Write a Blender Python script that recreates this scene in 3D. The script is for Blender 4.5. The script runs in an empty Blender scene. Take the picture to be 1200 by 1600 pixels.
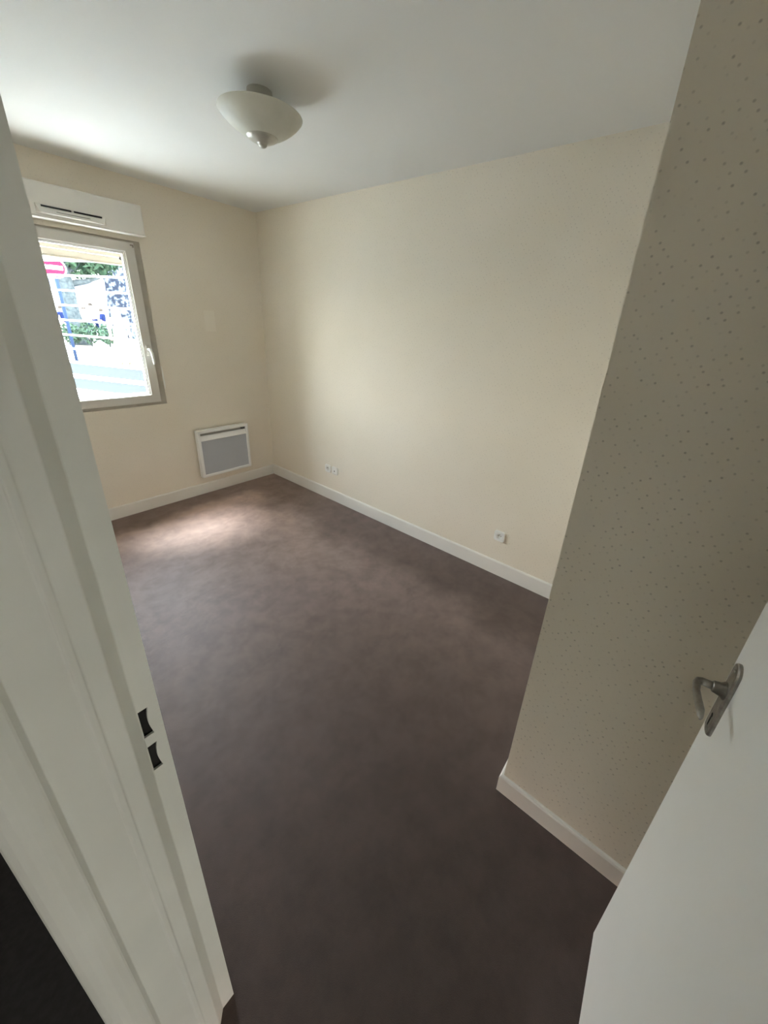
import bpy, bmesh, math, random
from mathutils import Vector, Matrix
random.seed(7)
sc = bpy.context.scene
C = sc.collection
PI = math.pi

# ------------------------------------------------------------------ camera
F_PX, CAM = 584.726, Vector((-0.18598, 0.07301, 1.63602))
R_ = Vector((0.62404727, -0.7793732, 0.05605724))
U_ = Vector((0.2570312, 0.27249505, 0.92719006))
FW = Vector((0.73790241, 0.56420197, -0.37037302))
cd = bpy.data.cameras.new('camera'); cam = bpy.data.objects.new('camera', cd); C.objects.link(cam)
m = Matrix((R_, U_, -FW)).transposed().to_4x4(); m.translation = CAM
cam.matrix_world = m
cd.sensor_fit = 'VERTICAL'; cd.sensor_height = 32; cd.sensor_width = 24
cd.lens = F_PX / 1600 * 32
cd.shift_x = -23.18365 / 1600; cd.shift_y = -57.70695 / 1600
cd.clip_start = 0.01; cd.clip_end = 400
sc.camera = cam

# ------------------------------------------------------------------ light
w = bpy.data.worlds.new('sky'); sc.world = w; w.use_nodes = True
wn = w.node_tree; wn.nodes.clear()
out = wn.nodes.new('ShaderNodeOutputWorld'); bg = wn.nodes.new('ShaderNodeBackground')
tc = wn.nodes.new('ShaderNodeTexCoord'); sep = wn.nodes.new('ShaderNodeSeparateXYZ')
cr = wn.nodes.new('ShaderNodeValToRGB')
wn.links.new(tc.outputs['Generated'], sep.inputs[0]); wn.links.new(sep.outputs['Z'], cr.inputs[0])
cr.color_ramp.elements[0].position = 0.0; cr.color_ramp.elements[0].color = (1.0, 1.0, 0.97, 1)
cr.color_ramp.elements[1].position = 0.8; cr.color_ramp.elements[1].color = (0.62, 0.80, 1.0, 1)
wn.links.new(cr.outputs[0], bg.inputs[0]); bg.inputs[1].default_value = 1.5
wn.links.new(bg.outputs[0], out.inputs[0])
sd = bpy.data.lights.new('sun', 'SUN'); sd.energy = 2.1; sd.angle = math.radians(24); sd.color = (1, 0.98, 0.97)  # veiled by thin cloud
sun = bpy.data.objects.new('sun', sd); C.objects.link(sun)
sun.rotation_euler = Vector((0.19, -0.38, -0.90)).to_track_quat('-Z', 'Y').to_euler()
# sampling portal at the window opening: emits nothing itself, only guides sky sampling
pd = bpy.data.lights.new('window_portal', 'AREA'); pd.shape = 'RECTANGLE'; pd.size = 0.80; pd.size_y = 1.2
pd.cycles.is_portal = True
po = bpy.data.objects.new('window_portal', pd); C.objects.link(po)
po.location = (0.70, 3.595 + 0.33, 1.5); po.rotation_euler = (-PI/2, 0, 0)
vs = sc.view_settings
vs.view_transform = 'Standard'; vs.look = 'None'; vs.gamma = 1; vs.use_curve_mapping = False
vs.exposure = 5.22
sc.cycles.max_bounces = 14; sc.cycles.diffuse_bounces = 10; sc.cycles.transparent_max_bounces = 16
sc.cycles.use_denoising = True
sc.cycles.sample_clamp_indirect = 8

# ------------------------------------------------------------------ helpers
def link(name, me, mat=None, parent=None):
    o = bpy.data.objects.new(name, me); C.objects.link(o)
    if mat and me is not None: me.materials.append(mat)
    if parent: o.parent = parent
    return o
def tag(o, label=None, cat=None, group=None, kind=None):
    if label: o['label'] = label
    if cat: o['category'] = cat
    if group: o['group'] = group
    if kind: o['kind'] = kind
    return o
def empty(name, loc, rz=0.0):
    o = bpy.data.objects.new(name, None); C.objects.link(o); o.location = loc; o.rotation_euler = (0, 0, rz)
    o.empty_display_size = 0.05
    return o
def build(name, bm, mat, parent=None, smooth=False):
    me = bpy.data.meshes.new(name); bmesh.ops.recalc_face_normals(bm, faces=bm.faces[:])
    bm.to_mesh(me); bm.free()
    if smooth:
        for f in me.polygons: f.use_smooth = True
    return link(name, me, mat, parent)
def box(bm, a, b, bev=0.0, seg=2):
    x0, y0, z0 = [min(p, q) for p, q in zip(a, b)]; x1, y1, z1 = [max(p, q) for p, q in zip(a, b)]
    r = bmesh.ops.create_cube(bm, size=1.0)
    for v in r['verts']:
        v.co = Vector(((x0+x1)/2 + v.co.x*(x1-x0), (y0+y1)/2 + v.co.y*(y1-y0), (z0+z1)/2 + v.co.z*(z1-z0)))
    if bev > 0:
        es = list({e for v in r['verts'] for e in v.link_edges})
        bmesh.ops.bevel(bm, geom=es, offset=bev, segments=seg, profile=0.5, affect='EDGES')
def boxo(name, a, b, mat, parent=None, bev=0.0, seg=2):
    bm = bmesh.new(); box(bm, a, b, bev, seg); return build(name, bm, mat, parent)
def lathe(bm, prof, n=40, c=(0, 0, 0)):
    c = Vector(c); rings = []
    for r, z in prof:
        if r < 1e-6: rings.append([bm.verts.new(c + Vector((0, 0, z)))])
        else: rings.append([bm.verts.new(c + Vector((r*math.cos(2*PI*k/n), r*math.sin(2*PI*k/n), z))) for k in range(n)])
    for A, B in zip(rings, rings[1:]):
        for k in range(n):
            k2 = (k+1) % n
            if len(A) == 1 and len(B) == 1: continue
            if len(A) == 1: bm.faces.new((A[0], B[k2], B[k]))
            elif len(B) == 1: bm.faces.new((A[k], A[k2], B[0]))
            else: bm.faces.new((A[k], A[k2], B[k2], B[k]))
def tube(bm, pts, rad, n=12, cap=True, flat=1.0, ref=Vector((0, 0, 1))):
    pts = [Vector(p) for p in pts]; rings = []
    for i, p in enumerate(pts):
        t = (pts[min(i+1, len(pts)-1)] - pts[max(i-1, 0)]).normalized()
        rf = ref if abs(t.dot(ref)) < 0.95 else Vector((1, 0, 0))
        a = t.cross(rf).normalized(); b = a.cross(t).normalized()
        r = rad[i] if isinstance(rad, (list, tuple)) else rad
        rings.append([bm.verts.new(p + a*(r*flat*math.cos(2*PI*k/n)) + b*(r*math.sin(2*PI*k/n))) for k in range(n)])
    for A, B in zip(rings, rings[1:]):
        for k in range(n): bm.faces.new((A[k], A[(k+1) % n], B[(k+1) % n], B[k]))
    if cap: bm.faces.new(rings[0][::-1]); bm.faces.new(rings[-1])
def prism(bm, poly, z0, z1, fn=None):
    """extrude polygon (u,v) from z0 to z1; fn maps (u,v,z) to a point"""
    fn = fn or (lambda u, v, z: (u, v, z))
    A = [bm.verts.new(fn(u, v, z0)) for u, v in poly]; B = [bm.verts.new(fn(u, v, z1)) for u, v in poly]
    n = len(poly)
    for k in range(n): bm.faces.new((A[k], A[(k+1) % n], B[(k+1) % n], B[k]))
    bm.faces.new(A[::-1]); bm.faces.new(B)
def frame_ring(bm, x0, x1, z0, z1, wd, y0, y1, bev=0.004):
    """picture-frame of four mitred members in the xz plane"""
    def member(P, Q):  # outer edge P..Q inner offset handled by caller
        pass
    o = [(x0, z0), (x1, z0), (x1, z1), (x0, z1)]; i = [(x0+wd, z0+wd), (x1-wd, z0+wd), (x1-wd, z1-wd), (x0+wd, z1-wd)]
    V = {}
    for nme, pts in (('o', o), ('i', i)):
        for yy, k in ((y0, 'f'), (y1, 'b')):
            V[nme+k] = [bm.verts.new((x, yy, z)) for x, z in pts]
    es = []
    for k in range(4):
        j = (k+1) % 4
        bm.faces.new((V['of'][k], V['of'][j], V['if'][j], V['if'][k]))
        bm.faces.new((V['ob'][k], V['ib'][k], V['ib'][j], V['ob'][j]))
        bm.faces.new((V['of'][k], V['ob'][k], V['ob'][j], V['of'][j]))
        bm.faces.new((V['if'][k], V['if'][j], V['ib'][j], V['ib'][k]))
    if bev:
        bm.edges.ensure_lookup_table()
        fr = set(V['of']+V['if'])
        e = [e for e in bm.edges if e.verts[0] in fr and e.verts[1] in fr and not ((e.verts[0] in V['of']) != (e.verts[1] in V['of']))]
        bmesh.ops.bevel(bm, geom=e, offset=bev, segments=3, profile=0.5, affect='EDGES')

# ------------------------------------------------------------------ materials
def mat(name, col, rough=0.6, metal=0.0, spec=0.5):
    m = bpy.data.materials.new(name); m.use_nodes = True
    b = m.node_tree.nodes['Principled BSDF']
    b.inputs['Base Color'].default_value = (*col, 1); b.inputs['Roughness'].default_value = rough
    b.inputs['Metallic'].default_value = metal; b.inputs['Specular IOR Level'].default_value = spec
    return m
def nd(m, t, **kw):
    n = m.node_tree.nodes.new(t)
    for k, v in kw.items(): setattr(n, k, v)
    return n
def lk(m, a, b): m.node_tree.links.new(a, b)
def bsdf(m): return m.node_tree.nodes['Principled BSDF']
def varied(name, c1, c2, scale, rough=0.7, bump=0.0, bscale=None, metal=0.0, spec=0.4, detail=3.0, bdist=0.002, lo=0.35, hi=0.65):
    m = mat(name, c1, rough, metal, spec); b = bsdf(m)
    g = nd(m, 'ShaderNodeNewGeometry'); n = nd(m, 'ShaderNodeTexNoise'); n.inputs['Scale'].default_value = scale; n.inputs['Detail'].default_value = detail
    lk(m, g.outputs['Position'], n.inputs['Vector'])
    r = nd(m, 'ShaderNodeValToRGB'); r.color_ramp.elements[0].position = lo; r.color_ramp.elements[1].position = hi
    r.color_ramp.elements[0].color = (*c1, 1); r.color_ramp.elements[1].color = (*c2, 1)
    lk(m, n.outputs['Fac'], r.inputs['Fac']); lk(m, r.outputs['Color'], b.inputs['Base Color'])
    if bump:
        n2 = nd(m, 'ShaderNodeTexNoise'); n2.inputs['Scale'].default_value = bscale or scale*4; n2.inputs['Detail'].default_value = 3
        lk(m, g.outputs['Position'], n2.inputs['Vector'])
        bp = nd(m, 'ShaderNodeBump'); bp.inputs['Strength'].default_value = bump; bp.inputs['Distance'].default_value = bdist
        lk(m, n2.outputs['Fac'], bp.inputs['Height']); lk(m, bp.outputs['Normal'], b.inputs['Normal'])
    return m

def wallpaper(name, ax, base=(0.765, 0.71, 0.62), dots=0.5):
    """cream paper printed with small irregular brown flecks; ax = the in-plane horizontal axis"""
    m = mat(name, base, 0.75, 0, 0.25); b = bsdf(m)
    g = nd(m, 'ShaderNodeNewGeometry'); s = nd(m, 'ShaderNodeSeparateXYZ'); lk(m, g.outputs['Position'], s.inputs[0])
    c = nd(m, 'ShaderNodeCombineXYZ'); lk(m, s.outputs[ax], c.inputs['X']); lk(m, s.outputs['Z'], c.inputs['Y'])
    mp = nd(m, 'ShaderNodeMapping'); mp.inputs['Rotation'].default_value = (0, 0, 0.6); lk(m, c.outputs[0], mp.inputs[0])
    v = nd(m, 'ShaderNodeTexVoronoi', voronoi_dimensions='2D'); v.inputs['Scale'].default_value = 1/0.020; v.inputs['Randomness'].default_value = 0.55
    lk(m, mp.outputs[0], v.inputs['Vector'])
    mr = nd(m, 'ShaderNodeMapRange'); mr.inputs['From Min'].default_value = 0.06; mr.inputs['From Max'].default_value = 0.17
    mr.inputs['To Min'].default_value = 1; mr.inputs['To Max'].default_value = 0; lk(m, v.outputs['Distance'], mr.inputs['Value'])
    sc_ = nd(m, 'ShaderNodeSeparateColor'); lk(m, v.outputs['Color'], sc_.inputs[0])
    pw = nd(m, 'ShaderNodeMath', operation='POWER'); lk(m, sc_.outputs[0], pw.inputs[0]); pw.inputs[1].default_value = 1.7
    ml = nd(m, 'ShaderNodeMath', operation='MULTIPLY'); lk(m, mr.outputs[0], ml.inputs[0]); lk(m, pw.outputs[0], ml.inputs[1])
    ml2 = nd(m, 'ShaderNodeMath', operation='MULTIPLY'); lk(m, ml.outputs[0], ml2.inputs[0]); ml2.inputs[1].default_value = dots
    n = nd(m, 'ShaderNodeTexNoise'); n.inputs['Scale'].default_value = 2.0; n.inputs['Detail'].default_value = 2; lk(m, g.outputs['Position'], n.inputs['Vector'])
    r = nd(m, 'ShaderNodeValToRGB'); r.color_ramp.elements[0].position = 0.3; r.color_ramp.elements[1].position = 0.7
    r.color_ramp.elements[0].color = (base[0]*0.97, base[1]*0.965, base[2]*0.94, 1); r.color_ramp.elements[1].color = (*base, 1)
    lk(m, n.outputs['Fac'], r.inputs['Fac'])
    mx = nd(m, 'ShaderNodeMix', data_type='RGBA'); lk(m, ml2.outputs[0], mx.inputs[0]); lk(m, r.outputs[0], mx.inputs[6]); mx.inputs[7].default_value = (0.16, 0.135, 0.105, 1)
    lk(m, mx.outputs[2], b.inputs['Base Color'])
    n2 = nd(m, 'ShaderNodeTexNoise'); n2.inputs['Scale'].default_value = 260; n2.inputs['Detail'].default_value = 2; lk(m, g.outputs['Position'], n2.inputs['Vector'])
    bp = nd(m, 'ShaderNodeBump'); bp.inputs['Strength'].default_value = 0.25; bp.inputs['Distance'].default_value = 0.001
    lk(m, n2.outputs['Fac'], bp.inputs['Height']); lk(m, bp.outputs['Normal'], b.inputs['Normal'])
    return m

def carpet_mat():
    m = mat('brown_carpet', (0.09, 0.055, 0.045), 0.54, 0, 0.65); b = bsdf(m); b.inputs['Specular Tint'].default_value = (1.0, 0.82, 0.77, 1)
    g = nd(m, 'ShaderNodeNewGeometry')
    n = nd(m, 'ShaderNodeTexNoise'); n.inputs['Scale'].default_value = 8.0; n.inputs['Detail'].default_value = 7; n.inputs['Roughness'].default_value = 0.7
    n.inputs['Distortion'].default_value = 0.15
    lk(m, g.outputs['Position'], n.inputs['Vector'])
    r = nd(m, 'ShaderNodeValToRGB'); r.color_ramp.elements[0].position = 0.33; r.color_ramp.elements[1].position = 0.62
    r.color_ramp.elements[0].color = (0.0060, 0.0028, 0.0019, 1); r.color_ramp.elements[1].color = (0.0115, 0.0058, 0.0041, 1)
    lk(m, n.outputs['Fac'], r.inputs['Fac'])
    # paler trodden middle, darker pile along the right wall; end-wall band paints in shade
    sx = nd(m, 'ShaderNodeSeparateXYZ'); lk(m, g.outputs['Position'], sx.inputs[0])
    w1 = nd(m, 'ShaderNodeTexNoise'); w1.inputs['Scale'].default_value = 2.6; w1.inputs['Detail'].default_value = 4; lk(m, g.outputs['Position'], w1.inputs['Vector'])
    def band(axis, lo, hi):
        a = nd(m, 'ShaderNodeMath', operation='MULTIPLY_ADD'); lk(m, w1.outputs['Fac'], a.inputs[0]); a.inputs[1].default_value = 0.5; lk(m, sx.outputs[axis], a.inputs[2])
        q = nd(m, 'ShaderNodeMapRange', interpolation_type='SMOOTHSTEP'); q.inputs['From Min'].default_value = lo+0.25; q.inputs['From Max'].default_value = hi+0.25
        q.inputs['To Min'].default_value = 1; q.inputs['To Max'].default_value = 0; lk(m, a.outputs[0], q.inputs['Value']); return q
    wx, end_shade = band('X', 1.42, 1.78), band('Y', 3.22, 3.42)
    worn = nd(m, 'ShaderNodeMath', operation='MULTIPLY'); lk(m, wx.outputs[0], worn.inputs[0]); lk(m, end_shade.outputs[0], worn.inputs[1])  # worn middle masked by the painted end-wall shade
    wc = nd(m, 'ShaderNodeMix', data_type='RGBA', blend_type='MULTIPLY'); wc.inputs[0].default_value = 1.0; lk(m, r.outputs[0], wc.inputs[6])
    wt = nd(m, 'ShaderNodeMix', data_type='RGBA'); wt.inputs[6].default_value = (0.9, 0.85, 0.8, 1); wt.inputs[7].default_value = (1.5, 1.6, 1.7, 1); lk(m, worn.outputs[0], wt.inputs[0]); lk(m, wt.outputs[2], wc.inputs[7])  # worn mask also carries the painted end-wall shade
    f = nd(m, 'ShaderNodeTexNoise'); f.inputs['Scale'].default_value = 420; f.inputs['Detail'].default_value = 2; lk(m, g.outputs['Position'], f.inputs['Vector'])
    mr = nd(m, 'ShaderNodeMapRange'); mr.inputs['To Min'].default_value = 0.65; mr.inputs['To Max'].default_value = 1.35; lk(m, f.outputs['Fac'], mr.inputs['Value'])
    hs = nd(m, 'ShaderNodeHueSaturation'); lk(m, wc.outputs[2], hs.inputs['Color']); lk(m, mr.outputs[0], hs.inputs['Value'])
    lk(m, hs.outputs[0], b.inputs['Base Color'])
    # pile lies this way or that after being trodden: the sheen varies in patches
    sm = nd(m, 'ShaderNodeMapRange'); sm.inputs['From Min'].default_value = 0.36; sm.inputs['From Max'].default_value = 0.6
    sm.inputs['To Min'].default_value = 0.72; sm.inputs['To Max'].default_value = 1.0; lk(m, n.outputs['Fac'], sm.inputs['Value'])
    sh = nd(m, 'ShaderNodeBsdfSheen'); sh.inputs['Roughness'].default_value = 0.41
    ws = nd(m, 'ShaderNodeMapRange'); ws.inputs['To Min'].default_value = 0.42; ws.inputs['To Max'].default_value = 1.0; lk(m, worn.outputs[0], ws.inputs['Value'])  # same mask: trodden wear and painted end-wall shade
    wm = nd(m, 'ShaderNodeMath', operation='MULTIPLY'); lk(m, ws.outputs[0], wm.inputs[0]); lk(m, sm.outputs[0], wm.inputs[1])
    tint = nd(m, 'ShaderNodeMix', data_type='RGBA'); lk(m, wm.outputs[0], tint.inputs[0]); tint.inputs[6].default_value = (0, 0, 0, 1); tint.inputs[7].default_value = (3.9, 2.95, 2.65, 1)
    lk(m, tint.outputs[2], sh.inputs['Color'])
    ad = nd(m, 'ShaderNodeAddShader'); lk(m, b.outputs[0], ad.inputs[0]); lk(m, sh.outputs[0], ad.inputs[1])
    lk(m, ad.outputs[0], m.node_tree.nodes['Material Output'].inputs['Surface'])
    bp = nd(m, 'ShaderNodeBump'); bp.inputs['Strength'].default_value = 0.35; bp.inputs['Distance'].default_value = 0.0025
    lk(m, f.outputs['Fac'], bp.inputs['Height']); lk(m, bp.outputs['Normal'], b.inputs['Normal']); lk(m, bp.outputs['Normal'], sh.inputs['Normal'])
    return m

M_right = wallpaper('cream_fleck_wallpaper_side', 'Y', dots=0.3)
M_near = wallpaper('cream_fleck_wallpaper_near', 'Y', dots=0.5)
M_far = wallpaper('cream_fleck_wallpaper_end', 'X', dots=0.2)
M_ceil = varied('white_ceiling_paint', (0.74, 0.74, 0.73), (0.76, 0.76, 0.75), 1.5, 0.9, 0.25, 180, spec=0.2, bdist=0.001)
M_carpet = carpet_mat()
M_skirt = varied('white_skirting_paint', (0.74, 0.72, 0.68), (0.78, 0.76, 0.72), 3, 0.45, 0.1, 60, bdist=0.001)
M_frame = varied('aged_white_gloss', (0.66, 0.67, 0.62), (0.71, 0.72, 0.67), 5, 0.5, 0.12, 90, bdist=0.001)
M_door = varied('white_door_paint', (0.68, 0.67, 0.63), (0.71, 0.70, 0.66), 2, 0.42, 0.06, 120, bdist=0.0006)
M_black = mat('black_cavity', (0.012, 0.011, 0.010), 0.9)
M_dark = mat('dark_slot', (0.02, 0.02, 0.02), 0.8)
M_upvc = mat('white_window_plastic', (0.62, 0.60, 0.56), 0.4)
M_white = mat('white_plastic', (0.80, 0.80, 0.77), 0.35)
M_boxp = mat('shutter_box_plastic', (0.72, 0.70, 0.66), 0.45)
M_heat = mat('white_heater_enamel', (0.80, 0.81, 0.80), 0.35)
M_grille = varied('grey_heater_front', (0.41, 0.435, 0.475), (0.44, 0.465, 0.505), 900, 0.5, 0.3, 900, bdist=0.0005)
M_glassw = varied('opal_glass_bowl', (0.55, 0.55, 0.49), (0.62, 0.62, 0.56), 9, 0.55, spec=0.4)
M_lampmetal = varied('tarnished_lamp_metal', (0.42, 0.41, 0.37), (0.50, 0.49, 0.44), 20, 0.38, metal=0.6)
M_steel = varied('worn_aluminium', (0.27, 0.255, 0.23), (0.38, 0.36, 0.33), 60, 0.3, metal=0.9)
M_hallw = mat('hall_wall_paint', (0.30, 0.29, 0.27), 0.9)
M_hallf = varied('dark_hall_floor', (0.06, 0.06, 0.065), (0.075, 0.075, 0.08), 60, 0.7)
def glass_mat():
    m = bpy.data.materials.new('clear_pane'); m.use_nodes = True; t = m.node_tree; t.nodes.clear()
    o = t.nodes.new('ShaderNodeOutputMaterial'); mix = t.nodes.new('ShaderNodeMixShader'); tr = t.nodes.new('ShaderNodeBsdfTransparent'); gl = t.nodes.new('ShaderNodeBsdfGlossy')
    tr.inputs[0].default_value = (0.93, 0.95, 0.94, 1); gl.inputs['Roughness'].default_value = 0.02
    fr = t.nodes.new('ShaderNodeFresnel'); geo = t.nodes.new('ShaderNodeNewGeometry'); mr = t.nodes.new('ShaderNodeMapRange')
    mr.inputs['To Min'].default_value = 1.45; mr.inputs['To Max'].default_value = 1/1.45   # same reflection entering and leaving the pane
    t.links.new(geo.outputs['Backfacing'], mr.inputs['Value']); t.links.new(mr.outputs[0], fr.inputs[0])
    t.links.new(fr.outputs[0], mix.inputs[0]); t.links.new(tr.outputs[0], mix.inputs[1]); t.links.new(gl.outputs[0], mix.inputs[2]); t.links.new(mix.outputs[0], o.inputs[0])
    return m
M_pane = glass_mat()
M_facade = varied('outdoor_render', (0.66, 0.62, 0.55), (0.70, 0.66, 0.59), 4, 0.9)
M_pave = varied('grey_street_paving', (0.27, 0.27, 0.265), (0.32, 0.32, 0.315), 1.2, 0.9)
M_bounce = varied('bounce_paving', (0.31, 0.31, 0.305), (0.36, 0.36, 0.355), 2.2, 0.85)
M_road = varied('pale_asphalt', (0.40, 0.39, 0.38), (0.46, 0.45, 0.44), 2.0, 0.9)

# ------------------------------------------------------------------ room dimensions (metres)
XR, YF, H = 2.0820, 3.5953, 2.5
XP, YP = 0.8147, 0.2523
XL, XH = -0.0824, -0.262           # room face and hall face of the door wall
WX0, WX1, WZ0, WZ1 = 0.30, 1.10, 0.905, 2.10
def S(o, label, cat): return tag(o, label, cat, kind='structure')

# floor and ceiling
S(boxo('floor', (-0.19, -0.32, -0.06), (XR+0.02, YF+0.02, 0.0), M_carpet), 'worn dark brown carpet with paler trodden patches and end-wall shade painted in, covering the room', 'floor')
S(boxo('floor_hall', (-1.7, -1.3, -0.06), (-0.19, 3.2, -0.002), M_hallf), 'near-black hall floor seen past the left door frame', 'floor')
S(boxo('ceiling', (-1.7, -1.3, H), (XR+0.2, YF+0.32, H+0.12), M_ceil), 'plain white painted ceiling above the room', 'ceiling')
# walls
S(boxo('wall_right', (XR, YP, 0), (XR+0.18, YF+0.32, H), M_right), 'long cream flecked wallpaper wall with the power sockets', 'wall')
bm = bmesh.new(); YO = YF+0.32
box(bm, (XL-0.2, YF, 0), (WX0, YO, H)); box(bm, (WX1, YF, 0), (XR, YO, H))
box(bm, (WX0, YF, 0), (WX1, YO, WZ0)); box(bm, (WX0, YF, WZ1), (WX1, YO, H))
wall_far = S(build('wall_far', bm, M_far), 'cream end wall holding the window and the heater', 'wall')
S(boxo('wall_near', (XP, -0.32, 0), (XR+0.18, YP, H), M_near), 'shaded flecked wallpaper wall jutting out beside the open door', 'wall')
bm = bmesh.new()
box(bm, (XH, 0.60, 0), (XL, YF, H)); box(bm, (XH, -1.3, 0), (XL, -0.175, H)); box(bm, (XH, -0.175, 2.06), (XL, 0.60, H))
S(build('wall_left', bm, M_near), 'partition wall the door frame is set in', 'wall')
S(boxo('wall_back', (XL, -0.5, 0), (XP, -0.30, H), M_near), 'wall behind the opened door leaf', 'wall')
bm = bmesh.new()
box(bm, (-1.85, -1.3, 0), (-1.7, 3.2, H)); box(bm, (-1.85, -1.45, 0), (XH, -1.3, H)); box(bm, (-1.85, 3.2, 0), (XH, 3.35, H))
S(build('wall_hall', bm, M_hallw), 'unlit hall walls behind the camera', 'wall')
M_frameshade = varied('shaded_frame_paint', (0.40, 0.365, 0.31), (0.46, 0.42, 0.36), 12, 0.8)  # sash shade on the fixed frame, painted as a darker colour
# added unseen fill light: door-shaped glowing panes standing in for hall light
M_fillglow = bpy.data.materials.new('hall_fill_glow'); M_fillglow.use_nodes = True
bsdf(M_fillglow).inputs['Emission Color'].default_value = (1.0, 0.95, 0.86, 1); bsdf(M_fillglow).inputs['Emission Strength'].default_value = 0.215
d2 = S(empty('hall_fill', (-1.0, -1.3, 0)), 'added unseen fill light behind the camera, two low glowing panes in a door shape', 'door')
for z0, z1, nm in ((0.0, 0.10, 'fill_rail'), (0.48, 0.52, 'fill_rail'), (0.90, 2.03, 'panel')):
    boxo(nm, (-0.42, 0.0, z0), (0.42, 0.035, z1), M_frame, d2, 0.003)
for x0, x1 in ((-0.42, -0.35), (0.35, 0.42)): boxo('stile', (x0, 0.0, 0.10), (x1, 0.035, 0.90), M_frame, d2, 0.003)
for z0, z1 in ((0.10, 0.48), (0.52, 0.90)): boxo('pane', (-0.35, 0.012, z0), (0.35, 0.018, z1), M_fillglow, d2)  # glowing panes of the added fill light
# patch of replaced paper and the chipped plaster on the end wall
tag(boxo('paper_patch', (1.508, YF-0.0015, 1.495), (1.600, YF+0.001, 1.665), wallpaper('newer_paper', 'X', (0.80, 0.75, 0.665), 0.1), wall_far), 'slightly lighter rectangular patch of paper')
bm = bmesh.new()
prism(bm, [(0, 0), (0.007, 0.02), (0.009, 0.06), (0.006, 0.10), (0.008, 0.14), (0.004, 0.19), (0, 0.20), (-0.003, 0.12), (-0.002, 0.05)], 0, 0.003,
      lambda u, v, z: (WX1+0.001+u, YF-z, 1.02+v))
tag(build('plaster_chip', bm, M_white, wall_far), 'bare white chipped plaster at the window corner')
# skirting boards
def skirt(name, a, b, nrm, h, label, ends=(0, 0)):
    a, b, n = Vector((*a, 0)), Vector((*b, 0)), Vector((*nrm, 0)); t = (b-a).normalized(); L = (b-a).length
    prof = [(0, 0), (0.013, 0), (0.013, h-0.008), (0.010, h-0.002), (0.007, h), (0, h)]
    bm = bmesh.new(); rows = []
    for k in range(2):
        rows.append([bm.verts.new((a + t*(0 if k == 0 else L) + n*d + t*(-1 if k == 0 else 1)*ends[k]*d + Vector((0, 0, z)))) for d, z in prof])
    for i in range(len(prof)):
        j = (i+1) % len(prof); bm.faces.new((rows[0][i], rows[0][j], rows[1][j], rows[1][i]))
    bm.faces.new(rows[0]); bm.faces.new(rows[1][::-1])
    return S(build(name, bm, M_skirt), label, 'baseboard')
skirt('baseboard_right', (XR, YF), (XR, YP), (-1, 0), 0.110, 'white skirting board along the long right wall', (-1, 0))
skirt('baseboard_far', (XL, YF), (XR, YF), (0, -1), 0.105, 'white skirting board under the heater and window', (0, -1))
skirt('baseboard_near', (XP, -0.30), (XP, YP), (-1, 0), 0.084, 'short white skirting board beside the open door', (0, 1))
skirt('baseboard_return', (XP, YP), (XR, YP), (0, 1), 0.084, 'white skirting turning the corner of the jutting wall', (1, 0))
skirt('baseboard_left', (XL, 0.66), (XL, YF), (1, 0), 0.105, 'skirting board along the partition wall', (0, -1))

# ------------------------------------------------------------------ window
win = S(empty('window_1', ((WX0+WX1)/2, YF+0.1, WZ0)), 'white plastic casement window over a bright street', 'window')
def loc(o): o.matrix_parent_inverse = o.parent.matrix_basis.inverted(); return o
bm = bmesh.new(); frame_ring(bm, WX0, WX1, WZ0, WZ1, 0.062, YF+0.008, YF+0.07, 0.003); tag(loc(build('window_frame', bm, M_frameshade, win)), 'fixed frame around the sash, its shade painted in brown-grey')
sash_o = None
bm = bmesh.new(); frame_ring(bm, WX0+0.044, WX1-0.044, WZ0+0.023, WZ1-0.013, 0.066, YF-0.012, YF+0.050, 0.006); sash = loc(build('sash', bm, M_upvc, win))
SX0, SX1, SZ0, SZ1 = WX0+0.110, WX1-0.110, WZ0+0.089, WZ1-0.079
def sub(o): o.matrix_parent_inverse = (o.parent.parent.matrix_basis).inverted() if False else o.matrix_parent_inverse; return o
bm = bmesh.new(); frame_ring(bm, SX0-0.001, SX1+0.001, SZ0-0.001, SZ1+0.001, 0.008, YF-0.003, YF+0.045, 0.002)
frame_ring(bm, SX0+0.006, SX1-0.006, SZ0+0.006, SZ1-0.006, 0.008, YF+0.005, YF+0.043, 0.002); bead = build('glazing_bead', bm, M_upvc, sash)
bm = bmesh.new(); box(bm, (SX0+0.003, YF+0.021, SZ0+0.003), (SX1-0.003, YF+0.025, SZ1-0.003)); pane = build('pane', bm, M_pane, sash)
# handle on the right stile
hx, hz = WX1-0.077, 1.350
bm = bmesh.new(); box(bm, (hx-0.014, YF-0.021, hz-0.05), (hx+0.014, YF-0.0115, hz+0.03), 0.004)
hb = loc(build('handle_plate', bm, M_upvc, win))
bm = bmesh.new()
tube(bm, [(hx, YF-0.017, hz), (hx, YF-0.041, hz+0.001), (hx+0.001, YF-0.057, hz-0.004), (hx+0.006, YF-0.064, hz-0.025), (hx+0.010, YF-0.062, hz-0.06), (hx+0.013, YF-0.057, hz-0.098), (hx+0.014, YF-0.054, hz-0.113)],
     [0.009, 0.0095, 0.0105, 0.0105, 0.009, 0.008, 0.005], 10)
tag(loc(build('handle', bm, M_white, win, True)), 'small white lever handle on the right stile')
bm = bmesh.new(); box(bm, (WX1-0.072, YF-0.018, WZ1-0.036), (WX1-0.050, YF-0.0115, WZ1-0.027), 0.002); box(bm, (WX1-0.059, YF-0.020, WZ1-0.046), (WX1-0.050, YF-0.0115, WZ1-0.036), 0.002)
tag(loc(build('corner_cap', bm, mat('corner_metal', (0.30, 0.27, 0.23), 0.5), win)), 'dark little corner hinge cap at the top right')
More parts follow.
